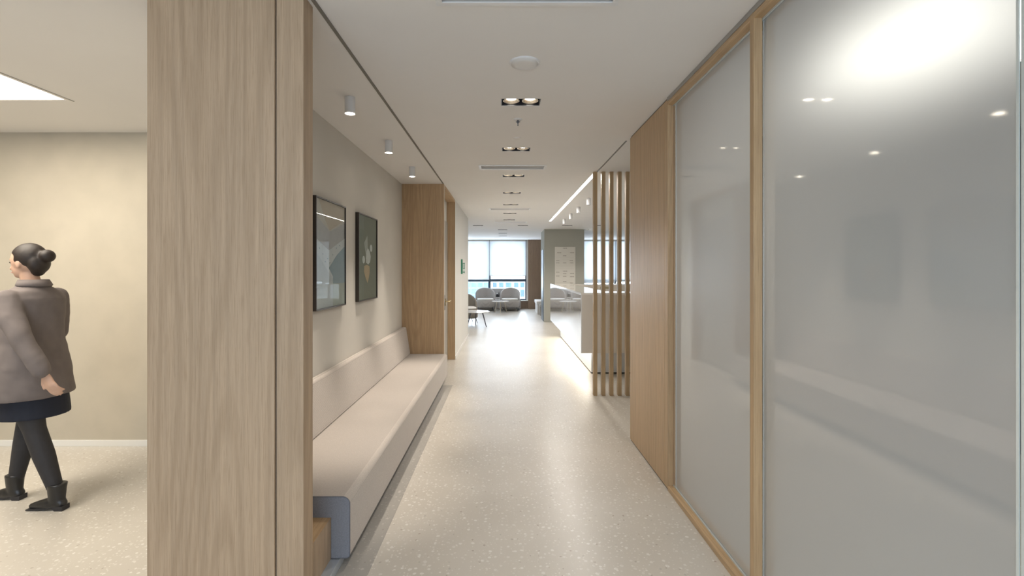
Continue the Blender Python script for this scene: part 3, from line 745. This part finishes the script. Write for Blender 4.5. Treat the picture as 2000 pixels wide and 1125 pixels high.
# ------------------------------------------------------------------ directory board
db = thing('directory_board', 'pale directory board with rows of small grey lettering on the sage wall block', 'sign', (1.747, 13.998, 1.56))
bd = obj('board_panel', bx(-0.295, 0.295, -0.02, 0.0, -0.61, 0.61), M['board'], db, bevel=0.002)
lines = B()
for z in (0.30, 0.24, 0.06, -0.02, -0.22, -0.42): box(lines, -0.25, 0.25, -0.0215, -0.0202, z, z+0.004)
obj('divider_lines', lines, M['board_line'], bd)
def words(n, x, z):
    bm = B(); cx = x
    for k in range(n):
        wdt = 0.010+0.006*((k*7+n) % 3)
        box(bm, cx, cx+wdt, -0.0215, -0.0202, z, z+0.018); cx += wdt+0.004
    return bm
R0 = [(0.0, 0.56, 6), (-0.17, 0.43, 6), (0.20, 0.43, 6), (0.0, 0.34, 5), (-0.20, 0.20, 5), (0.19, 0.20, 5), (-0.20, 0.135, 5), (0.0, 0.135, 5), (0.20, 0.135, 5),
      (0.0, -0.10, 6), (-0.20, -0.13, 5), (0.0, -0.17, 5), (0.20, -0.165, 6), (-0.20, -0.24, 5), (0.0, -0.25, 5), (0.20, -0.26, 6), (0.0, -0.40, 5), (0.20, -0.44, 4)]
for x, z, n in R0: obj('lettering', words(n, x-0.06, z), M['board_text'], bd)

# ------------------------------------------------------------------ lounge furniture
def make_chair(lab, loc, rz, mat):
    """tub chair: arched back shell wrapping a round-cornered body, pale seat pad, four thin legs; faces -Y"""
    t = thing('lounge_chair', lab, 'chair', loc, rz, 'upholstered lounge chairs')
    bm = B()
    loft(bm, [(0, 0, 0.14, 0.30, 0.27), (0, 0, 0.17, 0.345, 0.31), (0, 0, 0.36, 0.36, 0.32), (0, 0, 0.40, 0.345, 0.305)], 36, 3.2)
    obj('seat_body', bm, mat, t, smooth=True)
    bm = B(); loft(bm, [(0, -0.05, 0.401, 0.28, 0.25), (0, -0.05, 0.415, 0.30, 0.265), (0, -0.05, 0.45, 0.30, 0.265), (0, -0.05, 0.463, 0.27, 0.24)], 36, 3.0)
    obj('seat_pad', bm, M['seat_white'], t, smooth=True)
    # back shell: curved sheet with thickness, arched top
    bm = B(); nu, nv = 28, 12; G_ = {}
    for side, off in ((0, 0.0), (1, 0.045)):
        for i in range(nu+1):
            u = -1+2*i/nu; ang = u*math.radians(100)
            for j in range(nv+1):
                v = j/nv
                top = 0.41+0.43*max(0.0, math.cos(u*PI/2*0.97))**0.55
                z = 0.39+(top-0.39)*v
                r = 0.365-off; lean = 0.05*v*v
                G_[side, i, j] = bm.verts.new((math.sin(ang)*(r), math.cos(ang)*(r*0.86)+lean, z))
    for i in range(nu):
        for j in range(nv):
            bm.faces.new([G_[0, i, j], G_[0, i+1, j], G_[0, i+1, j+1], G_[0, i, j+1]]); bm.faces.new([G_[1, i, j], G_[1, i, j+1], G_[1, i+1, j+1], G_[1, i+1, j]])
        bm.faces.new([G_[0, i, nv], G_[0, i+1, nv], G_[1, i+1, nv], G_[1, i, nv]]); bm.faces.new([G_[0, i, 0], G_[1, i, 0], G_[1, i+1, 0], G_[0, i+1, 0]])
    for j in range(nv):
        bm.faces.new([G_[0, 0, j], G_[0, 0, j+1], G_[1, 0, j+1], G_[1, 0, j]]); bm.faces.new([G_[0, nu, j], G_[1, nu, j], G_[1, nu, j+1], G_[0, nu, j+1]])
    obj('backrest', bm, mat, t, smooth=True)
    for sx in (-1, 1):
        for sy in (-1, 1):
            obj('leg', tube(B(), [(sx*0.25, sy*0.22, 0.17), (sx*0.30, sy*0.26, 0.008)], [0.011, 0.007], 10, True), M['leg_metal'], t, smooth=True)
    return t
ch = make_chair('grey lounge chair by the window, the left-hand one of the pair', (-0.70, 17.9, 0), 0.08, M['chair'])
dup(ch, (0.21, 17.9, 0), 'grey lounge chair by the window, the right-hand one nearer the oak pier', -0.08)
c3 = make_chair('taupe lounge chair half hidden by the wall end, beside the nearer round table', (-1.12, 13.80, 0), 0.35, M['chair_dark'])
# sofa behind the pair
so = thing('low_sofa', 'low beige sofa against the window, behind the two grey lounge chairs', 'sofa', (-0.23, 18.45, 0))
obj('sofa_base', bx(-0.85, 0.85, -0.22, 0.22, 0.06, 0.40), M['chair'], so, bevel=0.03, seg=4)
obj('sofa_back', bx(-0.32, 0.32, 0.10, 0.22, 0.402, 0.80), M['chair'], so, bevel=0.03, seg=4)
for sx in (-1, 1):
    for sy in (-1, 1): obj('leg', bx(sx*0.78-0.02, sx*0.78+0.02, sy*0.17-0.02, sy*0.17+0.02, 0, 0.062), M['leg_metal'], so)
def make_table(lab, loc, rz, legmat, r=0.33):
    t = thing('round_table', lab, 'table', loc, rz, 'small round tables in the lounge')
    obj('tabletop', lathe(B(), [(r-0.02, 0.385), (r-0.003, 0.395), (r, 0.402), (r-0.003, 0.408), (0.0, 0.408)], 48), M['table_white'], t)
    for k in range(3):
        a = 2*PI*k/3
        obj('leg', tube(B(), [(math.cos(a)*r*0.5, math.sin(a)*r*0.5, 0.386), (math.cos(a)*r*0.82, math.sin(a)*r*0.82, 0.006)], [0.018, 0.010], 12, True), legmat, t, smooth=True)
    return t
make_table('white round table with pale wooden legs in front of the two grey chairs', (-0.13, 17.15, 0), 0.5, M['leg_wood'], 0.30)
make_table('white round table with thin metal legs beside the taupe chair', (-0.74, 12.9, 0), -0.4, M['leg_metal'], 0.355)
# things between the two chairs
side = thing('side_table', 'tiny open-framed white side table between the two grey chairs', 'table', (-0.245, 17.80, 0))
bm = B(); box(bm, -0.07, 0.07, -0.07, 0.07, 0.49, 0.505); obj('tabletop', bm, M['table_white'], side)
for sx in (-1, 1):
    for sy in (-1, 1): obj('leg', bx(sx*0.06-0.006, sx*0.06+0.006, sy*0.06-0.006, sy*0.06+0.006, 0, 0.491), M['white_metal'], side)
tag(obj('lantern', lathe(B(), [(0.035, 0), (0.045, 0.01), (0.045, 0.10), (0.03, 0.125), (0.015, 0.13)], 24), M['black_metal'], None), 'small black pot on the tiny white side table', 'pot').location = (-0.265, 17.80, 0.5055)
tag(obj('bottle', lathe(B(), [(0.018, 0), (0.02, 0.01), (0.02, 0.12), (0.009, 0.16), (0.009, 0.20), (0.0, 0.202)], 20), M['black_metal'], None, smooth=True), 'slim dark bottle beside the black pot on the side table', 'bottle').location = (-0.198, 17.79, 0.5055)
# bench blocks at the right wall of the lounge
bb = thing('window_bench', 'pale upholstered block bench along the oak wall of the lounge', 'bench', (1.27, 16.9, 0))
obj('cushion', bx(-0.18, 0.155, -0.45, 0.75, 0.33, 0.44), M['seat_white'], bb, bevel=0.02, seg=3)
obj('bench_body', bx(-0.15, 0.155, -0.43, 0.73, 0.0, 0.33), M['wall_white'], bb, bevel=0.005)
fs = thing('footstool', 'small taupe block stool at the near end of the pale lounge bench', 'stool', (1.30, 16.15, 0))
obj('cushion', bx(-0.13, 0.12, -0.20, 0.20, 0.30, 0.37), M['chair'], fs, bevel=0.02, seg=3)
obj('stool_body', bx(-0.12, 0.11, -0.19, 0.19, 0.0, 0.30), M['chair_dark'], fs, bevel=0.01)

# ------------------------------------------------------------------ person walking in the hall
def remesh(o, vox, sm=6, fac=0.5):
    md = o.modifiers.new('union', 'REMESH'); md.mode = 'VOXEL'; md.voxel_size = vox; md.use_smooth_shade = True
    s = o.modifiers.new('smooth', 'SMOOTH'); s.iterations = sm; s.factor = fac
M['skin'] = plain('skin', (0.52, 0.33, 0.24), 0.5, var=0.05, nscale=20)
M['tights'] = plain('dark_tights', (0.022, 0.021, 0.024), 0.7, var=0.1, nscale=30)
M['coat'] = plain('grey_coat_cloth', (0.155, 0.132, 0.126), 0.9, var=0.08, nscale=14, bmp=0.2)
M['skirt'] = plain('navy_skirt', (0.005, 0.008, 0.020), 0.75, var=0.1, nscale=40)
M['hair'] = plain('dark_brown_hair', (0.018, 0.011, 0.008), 0.5, var=0.3, nscale=60, bmp=0.3)
M['shoe'] = plain('black_leather', (0.012, 0.012, 0.013), 0.35, var=0.1)
M['eye'] = plain('eye_dark', (0.03, 0.02, 0.015), 0.2, var=0.1)
M['lip'] = plain('lip', (0.42, 0.18, 0.15), 0.5, var=0.05)
pe = thing('person', 'person in a long grey coat and dark skirt walking left in the hall', 'person', (-3.02, 3.12, 0), 0.0)
bm = B()
# legs (near = left leg behind, far = right leg ahead); forward is -X
tube(bm, [(0.0, -0.085, 0.90), (0.035, -0.085, 0.70), (0.085, -0.08, 0.50), (0.138, -0.075, 0.34), (0.210, -0.07, 0.12)], [0.088, 0.075, 0.052, 0.051, 0.034], 18)
tube(bm, [(0.0, 0.085, 0.90), (-0.06, 0.085, 0.70), (-0.115, 0.08, 0.50), (-0.135, 0.075, 0.36), (-0.185, 0.07, 0.12)], [0.088, 0.075, 0.052, 0.051, 0.034], 18)
loft(bm, [(0, 0, 0.80, 0.09, 0.13), (0, 0, 0.90, 0.115, 0.165), (0, 0, 1.04, 0.095, 0.135), (-0.005, 0, 1.20, 0.105, 0.150), (0.0, 0, 1.33, 0.095, 0.165), (-0.005, 0, 1.385, 0.06, 0.10)], 24, 2.0)
tube(bm, [(0.0, 0, 1.36), (-0.02, 0, 1.44), (-0.03, 0, 1.49)], [0.055, 0.048, 0.046], 16)          # neck
ball(bm, (-0.035, 0, 1.565), (0.090, 0.073, 0.095))                                                # cranium
ball(bm, (-0.062, 0, 1.520), (0.062, 0.056, 0.078))                                                # face
ball(bm, (-0.080, 0, 1.468), (0.034, 0.032, 0.022))                                                # chin
tube(bm, [(-0.113, 0, 1.550), (-0.128, 0, 1.525), (-0.138, 0, 1.510)], [0.008, 0.011, 0.013], 10)   # nose
ball(bm, (-0.117, 0, 1.484), (0.012, 0.020, 0.007)); ball(bm, (-0.112, 0, 1.568), (0.015, 0.045, 0.010))
for s in (-1, 1): ball(bm, (-0.028, s*0.072, 1.535), (0.016, 0.008, 0.027))                         # ears
def arm(sh, el, wr):
    tube(bm, [sh, tuple((a+b_)/2 for a, b_ in zip(sh, el)), el, tuple((a+b_)/2 for a, b_ in zip(el, wr)), wr], [0.048, 0.043, 0.036, 0.034, 0.024], 14)
arm((0.0, -0.165, 1.325), (0.135, -0.215, 1.095), (0.265, -0.215, 0.895))
arm((0.0, 0.165, 1.325), (-0.045, 0.215, 1.075), (-0.195, 0.205, 0.90))
def hand(w_, d):
    """palm, four unequal curled fingers and a thumb; d = direction of the forearm"""
    w_ = Vector(w_); d = Vector(d).normalized(); fwd = Vector((-1, 0, 0)); fwd = (fwd-d*fwd.dot(d)).normalized(); out = d.cross(fwd)
    tube(bm, [w_-d*0.01, w_+d*0.035, w_+d*0.075], [0.022, 0.030, 0.030], 12, True, 0.55)
    for k, ln in enumerate((0.068, 0.075, 0.070, 0.055)):
        o_ = fwd*(0.026-0.0175*k)
        a = w_+d*0.078+o_
        b1 = a+d*ln*0.45+out*0.004; c1 = b1+d*ln*0.30-fwd*0.0+out*0.014; e1 = c1+d*ln*0.16+out*0.016
        tube(bm, [a, b1, c1, e1], [0.0085, 0.008, 0.0075, 0.0065], 8)
    t0 = w_+d*0.02+fwd*0.020
    tube(bm, [t0, t0+d*0.028+fwd*0.020, t0+d*0.055+fwd*0.024], [0.011, 0.0095, 0.008], 8)
hand((0.274, -0.215, 0.878), (0.5, 0.0, -0.87)); hand((-0.205, 0.205, 0.885), (-0.6, 0, -0.8))
body = obj('body', bm, M['skin'], pe, smooth=True); remesh(body, 0.0055, 5)
# tights as their own layer just outside the legs
bm = B()
tube(bm, [(0.038, -0.085, 0.68), (0.085, -0.08, 0.50), (0.138, -0.075, 0.34), (0.210, -0.07, 0.12)], [0.080, 0.057, 0.056, 0.039], 20)
tube(bm, [(-0.065, 0.085, 0.68), (-0.115, 0.08, 0.50), (-0.135, 0.075, 0.36), (-0.185, 0.07, 0.12)], [0.080, 0.057, 0.056, 0.039], 20)
remesh(obj('tights', bm, M['tights'], pe, smooth=True), 0.008, 4)
# skirt
bm = B(); loft(bm, [(0.002, 0, 0.575, 0.182, 0.176), (0.002, 0, 0.62, 0.176, 0.175), (0.0, 0, 0.75, 0.156, 0.172), (0, 0, 0.92, 0.13, 0.17)], 32, 2.1)
remesh(obj('skirt', bm, M['skirt'], pe, smooth=True), 0.009, 3)
# coat with sleeves
bm = B()
loft(bm, [(0.005, 0, 0.700, 0.182, 0.212), (0.005, 0, 0.74, 0.180, 0.212), (0.0, 0, 0.90, 0.158, 0.200), (0.0, 0, 1.04, 0.128, 0.172), (-0.005, 0, 1.20, 0.130, 0.180),
          (0.0, 0, 1.32, 0.115, 0.192), (0.0, 0, 1.365, 0.092, 0.158), (-0.005, 0, 1.400, 0.070, 0.080), (-0.008, 0, 1.415, 0.066, 0.068)], 36, 2.1)
for P_ in (((0.0, -0.160, 1.318), (0.065, -0.200, 1.21), (0.137, -0.222, 1.095), (0.205, -0.222, 0.99), (0.262, -0.220, 0.90)),
           ((0.0, 0.160, 1.318), (-0.02, 0.200, 1.20), (-0.045, 0.222, 1.075), (-0.12, 0.217, 0.985), (-0.192, 0.210, 0.905))):
    tube(bm, P_, [0.066, 0.062, 0.055, 0.050, 0.047], 18)
coat = obj('coat', bm, M['coat'], pe, smooth=True); remesh(coat, 0.009, 4)
cl = coat.modifiers.new('folds', 'DISPLACE'); tx = bpy.data.textures.new('folds', 'CLOUDS'); tx.noise_scale = 0.13; cl.texture = tx; cl.strength = 0.016; cl.mid_level = 0.5
bm = B()
for k in range(28):
    pass
rg = [(0.005, 0, 1.392, 0.078, 0.086), (-0.002, 0, 1.425, 0.068, 0.073), (0.002, 0, 1.440, 0.072, 0.077), (0.006, 0, 1.405, 0.086, 0.093)]
rings = []
for cx, cy, z, a_, b_ in rg: rings.append([bm.verts.new((cx+a_*math.cos(2*PI*k/30), cy+b_*math.sin(2*PI*k/30), z)) for k in range(30)])
for i in range(4):
    p, q = rings[i], rings[(i+1) % 4]
    for k in range(30): bm.faces.new((p[k], p[(k+1) % 30], q[(k+1) % 30], q[k]))
obj('collar', bm, M['coat'], coat, smooth=True)
# hair: cap plus low bun
bm = B(); ball(bm, (-0.022, 0, 1.583), (0.096, 0.080, 0.092)); ball(bm, (0.035, 0, 1.545), (0.050, 0.066, 0.070)); ball(bm, (0.088, 0, 1.590), (0.042, 0.044, 0.042)); ball(bm, (0.03, 0, 1.500), (0.030, 0.045, 0.040))
for v in bm.verts:
    if v.co.x < -0.065 and v.co.z < 1.60: v.co.x = max(v.co.x, -0.060)
remesh(obj('hair', bm, M['hair'], pe, smooth=True), 0.006, 3)
for s in (-1, 1):
    obj('eye', ball(B(), (-0.1155, s*0.028, 1.548), (0.008, 0.011, 0.0065), 2), M['eye'], body, smooth=True)
obj('mouth', ball(B(), (-0.1245, 0, 1.484), (0.006, 0.019, 0.005), 2), M['lip'], body, smooth=True)
def shoe(ax, y, tilt=0.0):
    """ankle boot: shaft, vamp, heel, toe pointing -X; ax = ankle x"""
    bm = B()
    loft(bm, [(ax-0.002, y, 0.035, 0.046, 0.033), (ax, y, 0.08, 0.047, 0.036), (ax, y, 0.13, 0.048, 0.044), (ax+0.002, y, 0.165, 0.052, 0.049)], 24, 2.1)
    tube(bm, [(ax+0.028, y, 0.040), (ax-0.04, y, 0.042), (ax-0.10, y, 0.030), (ax-0.155, y, 0.022)], [0.031, 0.036, 0.029, 0.018], 16, True, 1.0)
    o = obj('shoe', bm, M['shoe'], pe, smooth=True); remesh(o, 0.006, 4)
    bm = B()
    prism(bm, [(ax-0.172, 0.004), (ax-0.05, 0.008), (ax-0.01, 0.022), (ax+0.006, 0.0), (ax+0.055, 0.0), (ax+0.056, 0.030), (ax-0.08, 0.018), (ax-0.172, 0.010)], 'Y', y-0.028, y+0.028)
    s_ = obj('sole', bm, M['black_metal'], o)
    return o
shoe(0.215, -0.070); shoe(-0.190, 0.070)
